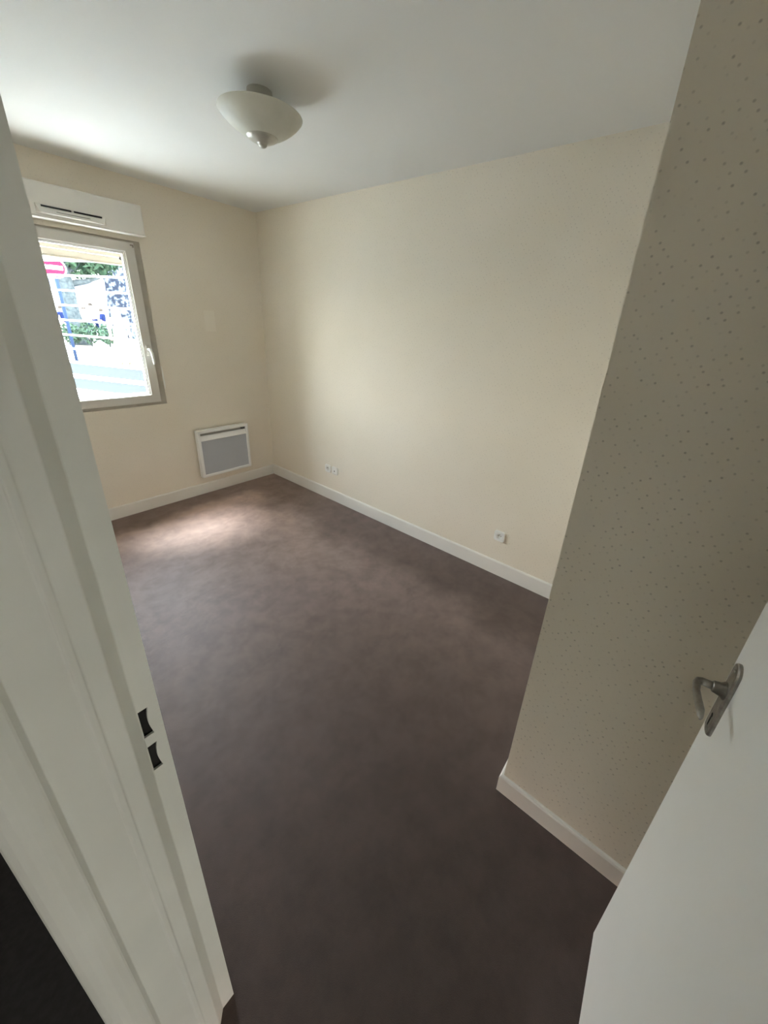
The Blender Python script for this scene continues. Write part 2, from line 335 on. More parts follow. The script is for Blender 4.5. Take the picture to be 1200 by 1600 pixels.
boxo('window_sill', (WX0, YF+0.071, WZ0-0.0), (WX1, YF+0.36, WZ0+0.03), M_facade, win, 0.004).matrix_parent_inverse = win.matrix_basis.inverted()
# parent inverse for the children of the sash: the sash has an identity basis, the window Empty carries the offset
# outside: roller shutter hanging just below its lintel
sh = tag(empty('roller_shutter', (0.70, YF+0.215, 1.94)), 'pale roller shutter rolled nearly all the way up outside the window', 'shutter')
M_slat = varied('cream_shutter_slat', (0.40, 0.365, 0.315), (0.45, 0.41, 0.36), 8, 0.5)
for k in range(4):
    z0 = 1.955 + 0.044*k
    o = boxo('slat', (WX0+0.02, YF+0.207, z0), (WX1-0.02, YF+0.222, z0+0.0425), M_slat, sh, 0.003); loc(o)
loc(boxo('end_bar', (WX0+0.02, YF+0.203, 1.943), (WX1-0.02, YF+0.226, 1.954), M_slat, sh, 0.002))
for x in (WX0+0.10, WX1-0.075):
    bm = bmesh.new(); lathe(bm, [(0, 0), (0.011, 0), (0.011, 0.012), (0.006, 0.016), (0, 0.016)], 14)
    bmesh.ops.rotate(bm, verts=bm.verts[:], matrix=Matrix.Rotation(PI/2, 3, 'X')); bmesh.ops.translate(bm, verts=bm.verts[:], vec=(x, YF+0.207, 1.992))
    loc(build('stop_knob', bm, M_dark, sh))
for x0, x1 in ((WX0, WX0+0.05), (WX1-0.055, WX1)):
    bm = bmesh.new(); box(bm, (x0, YF+0.19, WZ0+0.03), (x1, YF+0.204, WZ1), 0.002); box(bm, (x0, YF+0.226, WZ0+0.03), (x1, YF+0.240, WZ1), 0.002)
    loc(build('guide_rail', bm, M_upvc, sh))

# roller shutter box above the window, with its air inlet
BX0, BX1, BZ0, BZ1, BY = 0.292, 1.113, 2.128, 2.318, YF-0.10
sb = tag(empty('shutter_box', ((BX0+BX1)/2, YF, BZ0)), 'long white roller shutter box with air inlet above the window', 'shutter box')
bm = bmesh.new(); box(bm, (BX0, BY, BZ0+0.006), (BX1, YF, BZ1), 0.008, 3); loc(build('box_body', bm, M_boxp, sb))
bm = bmesh.new(); box(bm, (BX0-0.002, BY-0.005, BZ0), (BX1+0.002, YF-0.02, BZ0+0.0085), 0.002); loc(build('bottom_lip', bm, M_boxp, sb))
VX0, VX1 = 0.525, 0.880
bm = bmesh.new()
pr = [(0, 0), (-0.020, -0.003), (-0.026, 0.003), (-0.024, 0.009), (-0.012, 0.036), (-0.009, 0.048), (0, 0.050)]
a, b = [], []
for (d, z) in pr:
    e = 0.018 if d < -0.015 else (0.004 if d < 0 else 0)
    a.append(bm.verts.new((VX0+e, BY+d+0.001, BZ0+0.022+z))); b.append(bm.verts.new((VX1-e, BY+d+0.001, BZ0+0.022+z)))
for k in range(len(pr)-1): bm.faces.new((a[k], a[k+1], b[k+1], b[k]))
bm.faces.new(a[::-1]); bm.faces.new(b)
vent = loc(build('air_inlet', bm, M_boxp, sb))
for x0, x1 in ((0.552, 0.697), (0.711, 0.858)):
    bm = bmesh.new(); box(bm, (x0, BY-0.0165, BZ0+0.0575), (x1, BY-0.006, BZ0+0.0665)); build('slot', bm, M_dark, vent).matrix_parent_inverse = Matrix()
bm = bmesh.new(); box(bm, (0.62, BY-0.0215, BZ0+0.0385), (0.79, BY-0.0175, BZ0+0.0415)); tag(build('thin_slot', bm, mat('slot_shadow', (0.2, 0.19, 0.17), .8), vent), 'thin lower groove of the air inlet')

# ------------------------------------------------------------------ heater
HX0, HX1, HZ0, HZ1 = 1.272, 1.770, 0.188, 0.642; HY = YF-0.085
ht = tag(empty('panel_heater', ((HX0+HX1)/2, YF, HZ0)), 'white wall-hung electric heater with grey front panel in the far corner', 'heater')
bm = bmesh.new(); frame_ring(bm, HX0, HX1, HZ0, HZ1, 0.026, HY, HY+0.055, 0.006); loc(build('casing', bm, M_heat, ht))
bm = bmesh.new(); box(bm, (HX0+0.004, HY+0.050, HZ0+0.004), (HX1-0.004, HY+0.062, HZ1-0.004)); box(bm, (HX0+0.05, HY+0.06, HZ0+0.05), (HX1-0.05, YF-0.0005, HZ1-0.05)); loc(build('back_body', bm, M_heat, ht))
loc(boxo('front_panel', (HX0+0.024, HY+0.008, HZ0+0.024), (HX1-0.024, HY+0.018, HZ1-0.100), M_grille, ht))
bm = bmesh.new()   # slanted outlet flap above the grey panel
prism(bm, [(HY+0.004, HZ1-0.100), (HY+0.002, HZ1-0.096), (HY+0.020, HZ1-0.052), (HY+0.026, HZ1-0.052), (HY+0.022, HZ1-0.100)], HX0+0.024, HX1-0.024, lambda u, v, z: (z, u, v))
loc(build('outlet_flap', bm, M_heat, ht))
tag(loc(boxo('outlet_slot', (HX0+0.024, HY+0.040, HZ1-0.054), (HX1-0.024, HY+0.048, HZ1-0.024), mat('slot_grey', (0.42, 0.41, 0.38), .7), ht)), 'shadowed grey air outlet slot')
loc(boxo('control_box', (HX1-0.062, HY+0.016, HZ1-0.052), (HX1-0.026, HY+0.044, HZ1-0.027), mat('control_grey', (0.12, 0.12, 0.12), .5), ht, 0.003))

# ------------------------------------------------------------------ sockets on the right wall
def plate_bm(hw=0.038, th=0.013, hole=0.0195, depth=0.010, n=32):
    bm = bmesh.new()
    def rr(hw_, r, d):
        vs_ = []
        for k in range(n):
            a = 2*PI*(k+0.5)/n; c_, s_ = math.cos(a), math.sin(a); p = 7
            rad = (abs(c_)**p+abs(s_)**p)**(-1/p)
            vs_.append(bm.verts.new((-d, hw_*rad*c_, hw_*rad*s_)))
        return vs_
    rings = [rr(hw, 0, 0), rr(hw, 0, th-0.003), rr(hw-0.002, 0, th)]
    if hole:
        circ = lambda r, d: [bm.verts.new((-d, r*math.cos(2*PI*(k+.5)/n), r*math.sin(2*PI*(k+.5)/n))) for k in range(n)]
        rings += [circ(hole+0.0015, th), circ(hole, th-0.0015), circ(hole-0.001, th-depth)]
    for A, B in zip(rings, rings[1:]):
        for k in range(n): bm.faces.new((A[k], A[(k+1) % n], B[(k+1) % n], B[k]))
    bm.faces.new(rings[-1]); bm.faces.new(rings[0][::-1])
    return bm
def socket(y, z, label):
    t = tag(empty('wall_socket', (XR, y, z)), label, 'socket', None)
    build('cover_plate', plate_bm(), M_white, t)
    for dy in (-0.0095, 0.0095):
        bm = bmesh.new(); lathe(bm, [(0, 0), (0.0028, 0), (0.0028, 0.001), (0, 0.001)], 10)
        bmesh.ops.rotate(bm, verts=bm.verts[:], matrix=Matrix.Rotation(-PI/2, 3, 'Y')); bmesh.ops.translate(bm, verts=bm.verts[:], vec=(-0.0031, dy, 0))
        build('pin_hole', bm, M_dark, t)
    bm = bmesh.new(); tube(bm, [(-0.003, 0, 0.010), (-0.016, 0, 0.010)], [0.0024, 0.002], 8); build('earth_pin', bm, M_steel, t)
    return t
socket(2.668, 0.317, 'white power socket nearest the heater corner, left one of the pair')
socket(0.885, 0.309, 'white power socket on its own near the jutting wall')
t = tag(empty('telephone_outlet', (XR, 2.572, 0.316)), 'white telephone outlet with a small slot right of the corner power socket', 'outlet')
build('cover_plate', plate_bm(hole=0), M_white, t)
boxo('jack_slot', (-0.0136, -0.006, -0.008), (-0.011, 0.004, 0.006), M_dark, t)
bm = bmesh.new(); box(bm, (-0.0145, -0.024, -0.034), (-0.0125, 0.024, -0.026), 0.0006); build('name_strip', bm, M_upvc, t)

# ------------------------------------------------------------------ ceiling lamp
LX, LY = 1.000, 1.822
lp = tag(empty('ceiling_lamp', (LX, LY, H)), 'white glass bowl ceiling lamp with a metal finial', 'lamp')
bm = bmesh.new(); lathe(bm, [(0, 0), (0.050, 0), (0.051, -0.010), (0.049, -0.034), (0.044, -0.038), (0, -0.038)], 36); build('ceiling_rose', bm, M_lampmetal, lp, False)
bm = bmesh.new(); lathe(bm, [(0, -0.03), (0.008, -0.03), (0.008, -0.16), (0, -0.16)], 14); build('stem', bm, M_lampmetal, lp, True)
prof = [(0.050, -0.1575), (0.070, -0.1510), (0.092, -0.1405), (0.115, -0.1265), (0.136, -0.1110), (0.153, -0.0960), (0.165, -0.0830), (0.1695, -0.0770), (0.1700, -0.0755), (0.1690, -0.0745), (0.1670, -0.0750), (0.160, -0.0830), (0.149, -0.0950), (0.131, -0.1105), (0.110, -0.1255), (0.088, -0.1385), (0.066, -0.1480), (0.008, -0.1540)]
bm = bmesh.new(); lathe(bm, prof, 64); build('glass_bowl', bm, M_glassw, lp, True)
bm = bmesh.new(); lathe(bm, [(0, -0.148), (0.062, -0.148), (0.0650, -0.1515), (0.0630, -0.1555), (0.054, -0.162), (0.041, -0.168), (0.026, -0.1725), (0.018, -0.1745), (0.0170, -0.181), (0.012, -0.1865), (0.005, -0.1895), (0, -0.190)], 40); build('finial', bm, M_lampmetal, lp, True)
for a in (0.4, 2.5, 4.6):
    bm = bmesh.new(); c_, s_ = math.cos(a), math.sin(a)
    lathe(bm, [(0, -0.128), (0.006, -0.126), (0.014, -0.115), (0.019, -0.100), (0.020, -0.090), (0.014, -0.078), (0.012, -0.060), (0, -0.060)], 14, (0.045*c_, 0.045*s_, 0)); build('bulb', bm, M_glassw, lp, True)

# ------------------------------------------------------------------ door frame: latch jamb (in view), hinge jamb, head
JY = 0.5892
fr = S(empty('trim_1', (-0.18, JY, 0)), 'aged white moulded door frame with two latch holes', 'door frame')
def jamb_profile():
    # (x, y) from the room side to the hall side; the opening is towards -y
    P = [(-0.0885, 0.700), (-0.0840, 0.640), (-0.0824, 0.640)]
    return P
ZT = 2.05
hz_ = [(0.951, 1.007), (1.028, 1.084)]
HXa, HXb = -0.1100, -0.0965      # latch hole, left and right
bm = bmesh.new(); TH = 0.004
def strip_piece(pts): prism(bm, pts, JY, JY+TH, lambda u, v, z: (u, z, v))
xs0, xs1 = -0.1105, -0.0824
strip_piece([(xs0, 0), (xs1, 0), (xs1, hz_[0][0]), (xs0, hz_[0][0])])
strip_piece([(xs0, hz_[0][1]), (xs1, hz_[0][1]), (xs1, hz_[1][0]), (xs0, hz_[1][0])])
strip_piece([(xs0, hz_[1][1]), (xs1, hz_[1][1]), (xs1, ZT), (xs0, ZT)])
for z0, z1 in hz_:
    strip_piece([(xs0, z0), (HXa, z0), (HXa, z1), (xs0, z1)])
    n = 8; cur = [(HXb - 0.0035*math.sin(PI*k/n), z0+(z1-z0)*k/n) for k in range(n+1)]
    for (ua, va), (ub, vb) in zip(cur, cur[1:]):
        strip_piece([(ua, va), (xs1, va), (xs1, vb), (ub, vb)])
strike = loc(build('strike_strip', bm, M_frame, fr))
# small bright rim line at the room edge, folded back towards the wall
bm = bmesh.new(); box(bm, (-0.0850, JY+TH, 0), (-0.0824, 0.63, ZT)); box(bm, (-0.0824, 0.640, 0), (-0.074, 0.70, ZT+0.05), 0.003); loc(build('room_casing', bm, M_frame, fr))
bm = bmesh.new(); box(bm, (-0.1115, JY+0.0062, 0.93), (-0.0855, JY+0.0102, 1.10)); tag(loc(build('latch_cavity', bm, M_black, fr)), 'dark hollow behind the latch holes')
# moulded body: gasket groove, stop, quirk and rounded architrave
prof = [(x, JY+d) for x, d in [(-0.1095, 0.004), (-0.1095, 0.0), (-0.1115, -0.0005), (-0.1280, -0.0195), (-0.1295, -0.0205), (-0.1505, -0.0205), (-0.1520, -0.0212), (-0.1535, -0.0225), (-0.1600, -0.0228), (-0.1620, -0.0212),
        (-0.1640, -0.0205), (-0.2125, -0.0205), (-0.2180, -0.0275), (-0.2205, -0.0290), (-0.2300, -0.0318), (-0.2400, -0.0330), (-0.2500, -0.0322), (-0.2590, -0.0285), (-0.2660, -0.0235), (-0.2686, -0.0195), (-0.2690, 0.075), (-0.2640, 0.075), (-0.2640, 0.0105), (-0.1095, 0.0105)]]
bm = bmesh.new(); prism(bm, prof, 0, ZT)
body = loc(build('jamb_moulding', bm, M_frame, fr))
bv = body.modifiers.new('soft', 'BEVEL'); bv.width = 0.0008; bv.segments = 2; bv.limit_method = 'ANGLE'; bv.angle_limit = math.radians(25)
# hinge jamb and head, same section turned round (just outside the picture)
bm = bmesh.new(); prism(bm, [(x, -0.1745+(JY-y)+0.012) for x, y in prof][::-1], 0, ZT); loc(build('hinge_jamb', bm, M_frame, fr))
bm = bmesh.new(); box(bm, (-0.2735, -0.175, 2.045), (-0.112, 0.60, 2.06)); box(bm, (-0.2735, -0.25, 2.045), (-0.262, 0.665, 2.10), 0.003); loc(build('head', bm, M_frame, fr))

# ------------------------------------------------------------------ door leaf, standing open to the right
ANG = 0.042
dl = S(empty('door_1', (0.6414, -0.1193, 0), ANG), 'plain white door leaf standing open at the right edge', 'door')
LW, LT, LZ0, LZ1 = 0.725, 0.040, 0.008, 2.04
bm = bmesh.new(); box(bm, (-LW, -LT, LZ0), (0, 0, LZ1), 0.003, 3); build('leaf', bm, M_door, dl)
PX, PZ0, PZ1, NZ = -0.046, 0.937, 1.110, 1.045
bm = bmesh.new()
def stadium(hw, z0, z1, n=10):
    r = hw; pts = []
    for k in range(n+1): a = PI*k/n; pts.append((PX + r*math.cos(a), z1-r*0.9 + r*0.9*math.sin(a)))
    for k in range(n+1): a = PI + PI*k/n; pts.append((PX + r*math.cos(a), z0+r*0.9 + r*0.9*math.sin(a)))
    return pts
rings = []
for hw, d, y in ((0.0195, 0, 0.0), (0.0195, 0, 0.004), (0.0175, 0.002, 0.0065), (0.0135, 0.006, 0.0075), (0.0115, 0.008, 0.0068)):
    rings.append([bm.verts.new((u, y, v)) for u, v in stadium(hw, PZ0+d, PZ1-d)])
for A, B in zip(rings, rings[1:]):
    for k in range(len(A)): bm.faces.new((A[k], A[(k+1) % len(A)], B[(k+1) % len(A)], B[k]))
bm.faces.new(rings[-1]); bm.faces.new(rings[0][::-1])
plate = tag(build('handle_plate', bm, M_steel, dl, False), 'worn grey metal backplate with rounded ends')
bm = bmesh.new()
for z in (PZ1-0.016, PZ0+0.016):
    for k in range(1): tube(bm, [(PX, 0.006, z), (PX, 0.0085, z)], [0.0045, 0.003], 10)
build('screw', bm, M_steel, plate, True)
bm = bmesh.new(); box(bm, (PX-0.0022, 0.0062, 0.956), (PX+0.0022, 0.0074, 0.980)); tube(bm, [(PX, 0.0062, 0.982), (PX, 0.0074, 0.982)], 0.0042, 12); build('keyhole', bm, M_black, plate)
bm = bmesh.new(); tube(bm, [(PX, 0.005, NZ), (PX, 0.009, NZ), (PX, 0.014, NZ), (PX, 0.024, NZ), (PX, 0.0255, NZ)], [0.0180, 0.0165, 0.0125, 0.0105, 0.009], 20); tag(build('neck', bm, M_steel, dl, True), 'polished collar of the lever')
bm = bmesh.new(); tube(bm, [(PX, 0.024, NZ), (PX, 0.034, NZ), (PX, 0.040, NZ), (PX-0.003, 0.0455, NZ), (PX-0.010, 0.0485, NZ), (PX-0.030, 0.0500, NZ+0.001), (PX-0.055, 0.0475, NZ), (PX-0.075, 0.0445, NZ-0.001), (PX-0.092, 0.0450, NZ), (PX-0.098, 0.0455, NZ)],
                      [0.0075, 0.0072, 0.0070, 0.0068, 0.0064, 0.0058, 0.0066, 0.0066, 0.0045, 0.002], 14)
tag(build('lever', bm, M_steel, dl, True), 'curved grey lever handle')
for z in (0.25, 1.05, 1.80):
    bm = bmesh.new(); tube(bm, [(-LW-0.006, -LT/2, z-0.04), (-LW-0.006, -LT/2, z+0.04)], 0.006, 12); build('hinge', bm, M_steel, dl, True)

# ------------------------------------------------------------------ outside
G = -0.10
S(boxo('ground', (-60, YF+0.32, G-0.2), (80, 140, G), M_pave), 'sun-bleached pavement and street outside the window', 'ground')
S(boxo('ground_bounce', (-3.5, YF+0.32, G-0.02), (2.9, 6.6, G+0.004), M_bounce), 'added paving strip under the window that bounces light indoors', 'ground')  # added unseen strip, bounces light up to sharpen the lamp's ceiling shadow
S(boxo('wall_facade', (XR+0.0, YF+0.32, G), (XR+7.0, YF+0.40, 3.2), M_facade), 'outer face of the building beside the window', 'wall')
S(boxo('roof', (-6, -3, 2.62), (9, YF+0.40, 2.95), M_facade), 'flat roof over the flat', 'roof')

# white railing fence running away from the facade
d_ = Vector((-0.40869749, 0.91265169, 0)); P0 = Vector((1.61, 6.84, 0)); nrm = Vector((d_.y, -d_.x, 0))
s0, s1 = -2.75, 9.0
fc = tag(empty('railing_fence', (P0 + d_*s0 + Vector((0, 0, G)))), 'white horizontal-bar railing fence with grey boards outside the window', 'fence')
fc.rotation_euler = (0, 0, math.atan2(d_.y, d_.x)); L = s1-s0
M_fw = mat('white_fence_paint', (0.80, 0.82, 0.84), 0.5); M_fg = mat('grey_fence_board', (0.030, 0.033, 0.037), 0.6)
z_ = lambda z: z-G
first = None
for z in (2.015, 1.83, 1.64, 1.445, 1.245, 1.055):
    if first is None:
        bm = bmesh.new(); box(bm, (0, -0.010, -0.011), (L, 0.010, 0.011), 0.003); first = o = build('bar', bm, M_fw, fc)
    else:
        o = first.copy(); C.objects.link(o); o.parent = fc
    o.location = (0, 0, z_(z))
boxo('top_rail', (0, -0.03, z_(2.185)), (L, 0.03, z_(2.42)), M_fw, fc, 0.004)
for z0, z1 in ((0.695, 0.845), (0.475, 0.630)): tag(boxo('board', (0, -0.020, z_(z0)), (L, 0.020, z_(z1)), M_fg, fc, 0.004), 'wide grey horizontal board')
boxo('base_wall', (0, -0.06, 0), (L, 0.06, z_(0.43)), M_fw, fc)
for z0, z1 in ((0.632, 0.693), (0.847, 0.875), (0.43, 0.474)): boxo('white_rail', (0, -0.024, z_(z0)), (L, 0.024, z_(z1)), M_fw, fc, 0.004)
for s in (0.05, 8.6, 11.65): boxo('post', (s-0.04, 0.0, 0), (s+0.04, 0.09, z_(2.42)), M_fw, fc, 0.005)

# no-entry sign on its blue post
sg = tag(empty('no_entry_sign', (3.33, 16.61, G)), 'round red no-entry sign on a slim blue post', 'sign')
M_blue = mat('blue_post_paint', (0.011, 0.017, 0.034), 0.5); M_red = mat('sign_red', (0.16, 0.006, 0.016), 0.45); M_sw = mat('sign_white', (0.8, 0.8, 0.8), 0.5)
bm = bmesh.new(); tube(bm, [(0, 0.03, 0), (0, 0.03, 3.0)], 0.045, 14); build('post', bm, M_blue, sg, True)
face = Matrix.Rotation(-0.22, 4, 'Z')
def disc(bm, r0, r1, y0, y1, cz, n=40):
    A = [[bm.verts.new(face @ Vector((r*math.cos(2*PI*k/n), y, cz + r*math.sin(2*PI*k/n)))) for k in range(n)] for r, y in ((r1, y1), (r1, y0), (r0, y0))]
    for P, Q in zip(A, A[1:]):
        for k in range(n): bm.faces.new((P[k], P[(k+1) % n], Q[(k+1) % n], Q[k]))
    bm.faces.new(A[0]); bm.faces.new(A[-1])
SZ = 2.80
bm = bmesh.new(); disc(bm, 0.29, 0.30, -0.03, -0.015, SZ); dk = build('disc', bm, M_sw, sg)
bm = bmesh.new(); disc(bm, 0.268, 0.270, -0.036, -0.029, SZ); build('red_field', bm, M_red, dk)
bm = bmesh.new(); box(bm, (-0.215, -0.042, SZ-0.055), (0.215, -0.035, SZ+0.055)); bmesh.ops.transform(bm, matrix=face, verts=bm.verts[:]); build('white_bar', bm, M_sw, dk)

# trees, shrubs
def leaf_cloud(n, c, r, size, seed, squash=1.0):
    rnd = random.Random(seed); V, Fc = [], []
    for i in range(n):
        while True:
            p = Vector((rnd.uniform(-1, 1), rnd.uniform(-1, 1), rnd.uniform(-1, 1)))
            if 0.15 < p.length < 1 and rnd.random() < 0.35+0.65*p.length: break
        q = Vector((c[0]+p.x*r[0], c[1]+p.y*r[1], c[2]+p.z*r[2]))
        a = Vector((rnd.gauss(0, 1), rnd.gauss(0, 1), rnd.gauss(0, 1))).normalized(); b = a.cross(Vector((rnd.gauss(0, 1), rnd.gauss(0, 1), rnd.gauss(0, 1)))).normalized()
        s = size*rnd.uniform(0.6, 1.3); k = len(V)
        V += [q-a*s, q+b*s*0.45+a*s*0.1, q+a*s, q-b*s*0.45+a*s*0.1]; Fc.append((k, k+1, k+2, k+3))
    me = bpy.data.meshes.new('foliage'); me.from_pydata(V, [], Fc); return me
M_leaf = varied('tree_leaf_green', (0.010, 0.021, 0.013), (0.028, 0.044, 0.026), 3.0, 0.6, detail=6, lo=0.3, hi=0.7)
M_hedge = varied('shrub_leaf_green', (0.014, 0.027, 0.017), (0.036, 0.054, 0.036), 4.0, 0.6, detail=6, lo=0.3, hi=0.7)
M_bark = varied('grey_bark', (0.016, 0.019, 0.021), (0.032, 0.037, 0.038), 9, 0.9, 0.6, 14, bdist=0.03, detail=6)
M_plane = varied('mottled_plane_bark', (0.010, 0.012, 0.018), (0.055, 0.062, 0.072), 5, 0.9, 0.4, 14, bdist=0.02, lo=0.47, hi=0.56)
def tree(x, y, r, h, lean, crown, cr_, n, size, seed, mb, label, branches):
    t = tag(empty('street_tree', (x, y, G)), label, 'tree', None)
    rnd = random.Random(seed); bm = bmesh.new(); pts, rad = [], []
    for k in range(9):
        f = k/8; pts.append((lean*f*h + rnd.uniform(-.03, .03), rnd.uniform(-.03, .03), f*h)); rad.append(r*(1.25 if k == 0 else 1.0)*(1-0.25*f))
    tube(bm, pts, rad, 14); build('trunk', bm, mb, t, True)
    for (z, dx, dz, ln) in branches:
        bm = bmesh.new(); b0 = Vector((lean*z, 0, z)); tube(bm, [b0, b0+Vector((dx*.5, .1, dz*.4)), b0+Vector((dx, .3, dz))], [r*.45, r*.32, r*.15], 8); build('branch', bm, mb, t, True)
    me = leaf_cloud(n, crown, cr_, size, seed); link('foliage', me, M_leaf, t)['kind'] = 'stuff'
    return t
tree(5.02, 23.2, 0.34, 4.0, -0.02, (0.7, 0.6, 4.1), (1.9, 1.6, 1.15), 2600, 0.16, 3, M_bark, 'grey-trunked street tree rising behind the shrubs by the sign', [(2.9, -0.9, 0.2, 1), (3.0, 1.0, 0.8, 1), (2.6, 1.6, 0.5, 1)])
tree(8.16, 27.5, 0.62, 4.6, 0.02, (-0.2, 1.0, 4.7), (2.4, 1.8, 1.2), 2200, 0.18, 5, M_plane, 'thick blotchy-barked street tree at the right of the window view', [(3.0, -0.8, 0.9, 1), (3.2, 0.9, 0.9, 1)])
def shrub(x, y, h, rx, seed, label):
    t = tag(empty('shrub', (x, y, G+0.10)), label, 'shrub', 'shrubs in the street bed')
    bm = bmesh.new(); rnd = random.Random(seed)
    for k in range(5):
        a = rnd.uniform(0, 6.28); tube(bm, [(0, 0, 0), (rx*.3*math.cos(a), .2*math.sin(a), h*.5), (rx*.6*math.cos(a), .35*math.sin(a), h*.85)], [.02, .015, .006], 6)
    o = build('stems', bm, M_bark, t); o['kind'] = 'stuff'
    me = leaf_cloud(420, (0, 0, h*.57), (rx, .42, h*.46), 0.085, seed); link('foliage', me, M_hedge, t)['kind'] = 'stuff'
shrub(4.50, 21.9, 0.95, 0.36, 11, 'leafy green shrub in the street bed closest to the blue sign post')
shrub(5.05, 21.6, 1.05, 0.36, 12, 'leafy green shrub in the middle of the street bed')
shrub(5.60, 21.2, 0.95, 0.36, 13, 'leafy green shrub at the end of the bed by the robed person')
M_stone = varied('pale_kerb_stone', (0.52, 0.49, 0.44), (0.60, 0.57, 0.52), 6, 0.9); M_soil = varied('brown_soil', (0.16, 0.12, 0.09), (0.24, 0.19, 0.14), 7, 0.95)
kb = tag(empty('planting_bed', (4.9, 20.9, G)), 'low stone kerb edging the brown planting bed across the street', 'planter')
kb.rotation_euler = (0, 0, -0.45)
boxo('soil', (-1.6, 0.05, 0), (1.6, 1.30, 0.0995), M_soil, kb)
for k in range(6): boxo('kerb_stone', (-1.6+k*0.54, -0.06, 0), (-1.6+k*0.54+0.525, 0.06, 0.14), M_stone, kb, 0.012)

# low building across the street
bd = tag(empty('street_building', (10.0, 36.0, G)), 'long pale low building with a grey roof band behind the trees', 'building')
M_bw = mat('pale_building_render', (0.62, 0.61, 0.58), 0.9); M_rf = varied('grey_roof_sheet', (0.05, 0.05, 0.075), (0.08, 0.078, 0.10), 2, 0.7); M_wd = mat('dull_window', (0.25, 0.27, 0.30), 0.3)
boxo('wall', (-14, 0, 0), (14, 6, 2.75), M_bw, bd)
boxo('roof', (-14.3, -0.5, 2.75), (14.3, 6.3, 3.35), M_rf, bd, 0.02)
boxo('upper_wall', (-14, 1.5, 3.35), (14, 6, 8.5), M_bw, bd)
for k in range(7):
    x = -12+k*4; wf = boxo('window', (x-0.7, -0.05, 0.9), (x+0.7, 0.02, 2.1), M_bw, bd, 0.01); boxo('pane', (x-0.6, -0.07, 1.0), (x+0.6, -0.04, 2.0), M_wd, wf)

# passers-by
M_skin = mat('skin', (0.32, 0.19, 0.135), 0.6); M_hairm = mat('dark_hair', (0.03, 0.024, 0.02), 0.7); M_shoe = mat('dark_shoe', (0.10, 0.09, 0.08), 0.7)
def skin_mesh(name, verts, edges, radii, mt, parent, root=0, levels=1):
    me = bpy.data.meshes.new(name); me.from_pydata(verts, edges, []); o = link(name, me, mt, parent)
    md = o.modifiers.new('skin', 'SKIN'); md.use_smooth_shade = True
    if not me.skin_vertices: me.attributes.new
    sv = me.skin_vertices[0].data if len(me.skin_vertices) else None
    if sv is None:
        bm = bmesh.new(); bm.from_mesh(me); bm.verts.layers.skin.verify(); bm.to_mesh(me); bm.free(); sv = me.skin_vertices[0].data
    for i, r in enumerate(radii): sv[i].radius = (r, r) if not isinstance(r, tuple) else r; sv[i].use_root = (i == root)
    s = o.modifiers.new('sub', 'SUBSURF'); s.levels = levels; s.render_levels = levels
    return o
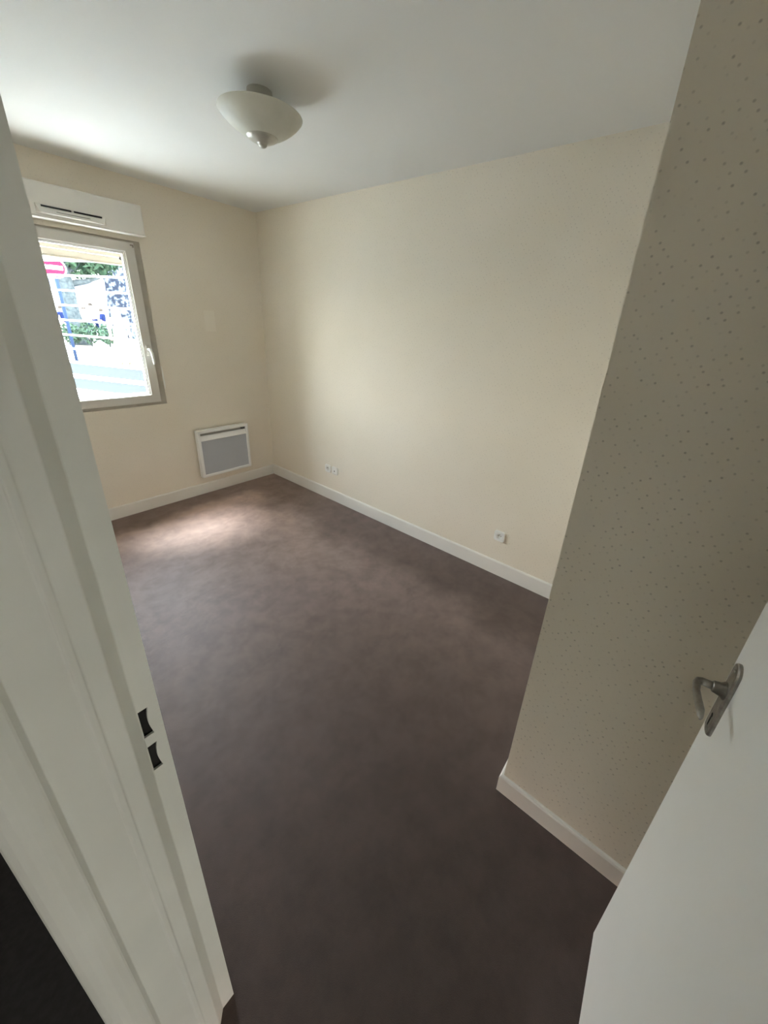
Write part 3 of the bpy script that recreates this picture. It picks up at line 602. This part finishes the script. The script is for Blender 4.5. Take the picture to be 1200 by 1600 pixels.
def person(x, y, h, yaw, top, legs, label, pose=0, hair=M_hairm, robe=None):
    t = tag(empty('person', (x, y, G), yaw), label, 'person'); k = h/1.72
    sw = 0.12 if pose else 0.03; ab = 0.05
    v = [(0, 0, .93), (0, 0, 1.10), (0, 0, 1.32), (0, 0, 1.42), (0, 0, 1.50), (0, -.01, 1.60), (0, -.01, 1.66),
         (-.10, 0, .88), (-.11, -sw, .48), (-.11, sw*.6, .08), (-.11, sw*.6-.14, .04), (.10, 0, .88), (.11, sw, .48), (.11, sw*1.3, .08), (.11, sw*1.3-.14, .04),
         (-.19, 0, 1.39), (-.25, .02, 1.12), (-.25, -.08-ab, .88), (-.25, -.11-ab, .80), (.19, 0, 1.39), (.25, .02, 1.12), (.25, -.10-ab, .90), (.25, -.13-ab, .82)]
    e = [(0, 1), (1, 2), (2, 3), (3, 4), (4, 5), (5, 6), (0, 7), (7, 8), (8, 9), (9, 10), (0, 11), (11, 12), (12, 13), (13, 14), (3, 15), (15, 16), (16, 17), (17, 18), (3, 19), (19, 20), (20, 21), (21, 22)]
    r = [.125, .115, .13, .09, .055, .095, .085, .085, .055, .042, .04, .085, .055, .042, .04, .06, .042, .033, .035, .06, .042, .033, .035]
    V = [tuple(c*k for c in q) for q in v]; Rr = [q*k for q in r]
    skin_mesh('body', V, e, Rr, M_skin, t)
    ti = [0, 1, 2, 3, 15, 16, 19, 20]; te = [(0, 1), (1, 2), (2, 3), (3, 4), (4, 5), (3, 6), (6, 7)]
    skin_mesh('top', [V[i] for i in ti], te, [Rr[i]+.018*k for i in ti], top, t)
    li = [0, 7, 8, 9, 11, 12, 13]; le = [(0, 1), (1, 2), (2, 3), (0, 4), (4, 5), (5, 6)]
    if robe is None: skin_mesh('trousers', [V[i] for i in li], le, [Rr[i]+.014*k for i in li], legs, t)
    else:
        bm = bmesh.new(); lathe(bm, [(0.15*k, 1.20*k), (0.17*k, 1.0*k), (0.20*k, 0.75*k), (0.24*k, 0.4*k), (0.27*k, 0.16*k), (0.255*k, 0.16*k), (0.20*k, 0.5*k), (0.15*k, 0.95*k)], 20); build('robe', bm, robe, t, True)
    bm = bmesh.new()
    if robe is None:
        lathe(bm, [(0.085*k, 1.585*k), (0.103*k, 1.63*k), (0.100*k, 1.68*k), (0.075*k, 1.73*k), (0.035*k, 1.755*k), (0, 1.76*k)], 16, (0, .012*k, 0)); build('hair', bm, hair, t, True)
    else:
        lathe(bm, [(0.18*k, 1.36*k), (0.12*k, 1.47*k), (0.112*k, 1.55*k), (0.118*k, 1.64*k), (0.10*k, 1.72*k), (0.05*k, 1.765*k), (0, 1.775*k)], 18, (0, .03*k, 0)); build('veil', bm, robe, t, True)
    bm = bmesh.new()
    for sx in (-.033, .033):
        bmesh.ops.create_uvsphere(bm, u_segments=8, v_segments=6, radius=.014*k, matrix=Matrix.Translation((sx*k, -.099*k, 1.615*k)))
    build('eyes', bm, M_hairm, t, True)['kind'] = 'stuff'
    bm = bmesh.new(); tube(bm, [(0, -.09*k, 1.62*k), (0, -.115*k, 1.585*k), (0, -.10*k, 1.575*k)], [.008*k, .016*k, .010*k], 6); build('nose', bm, M_skin, t, True)
    for i in (9, 13):
        q = V[i]; bm = bmesh.new(); box(bm, (q[0]-.045*k, q[1]-.19*k, 0), (q[0]+.045*k, q[1]+.06*k, .085*k), .02*k); build('shoe', bm, M_shoe, t, True)
    return t
M_cw = mat('white_cloth', (0.78, 0.76, 0.72), 0.85); M_navy = mat('navy_cloth', (0.006, 0.010, 0.035), 0.85); M_pale = mat('pale_cloth', (0.60, 0.60, 0.58), 0.85)
person(4.20, 14.86, 1.72, -0.25, M_cw, M_cw, 'person in long white robe and veil walking at the right of the window view', 1, robe=M_cw)
bg_ = tag(empty('shoulder_bag', (4.40, 14.57, G+0.62), -0.25), 'teal green bag hanging at the side of the white-robed person', 'bag')
M_bag = varied('teal_bag_cloth', (0.05, 0.13, 0.12), (0.10, 0.20, 0.17), 12, 0.8)
bm = bmesh.new(); prism(bm, [(-.15, .0), (.15, .0), (.18, .12), (.16, .24), (-.16, .24), (-.18, .12)], -.06, .06, lambda u, v, z: (u, z, v)); build('pouch', bm, M_bag, bg_)
bm = bmesh.new(); tube(bm, [(-.13, 0, .23), (-.07, 0, .45), (-.16, 0, .62), (0.0, 0, .45), (.13, 0, .23)], .012, 6); build('strap', bm, M_bag, bg_)
person(6.60, 28.0, 1.74, 0.5, M_cw, M_navy, 'dark-haired person in white top and navy trousers, left of the group behind the shrubs', 0)
person(7.10, 28.6, 1.92, -0.4, M_cw, M_navy, 'tallest dark-haired person in white in the group behind the shrubs', 1)
person(7.22, 27.3, 1.66, 0.9, M_navy, M_navy, 'person in navy top standing right in the group behind the shrubs', 1)
person(4.97, 24.9, 1.70, 0.2, M_navy, M_pale, 'person in navy top and pale trousers partly behind the blue sign post', 0)
# weathered outdoor surfaces and cloth carry next to no gloss
for mm in (M_fw, M_fg, M_blue, M_red, M_sw, M_leaf, M_hedge, M_bark, M_plane, M_stone, M_soil, M_bw, M_rf, M_wd, M_skin, M_hairm, M_shoe, M_cw, M_navy, M_pale, M_bag, M_slat):
    bsdf(mm).inputs['Specular IOR Level'].default_value = 0.02; bsdf(mm).inputs['Roughness'].default_value = 0.95
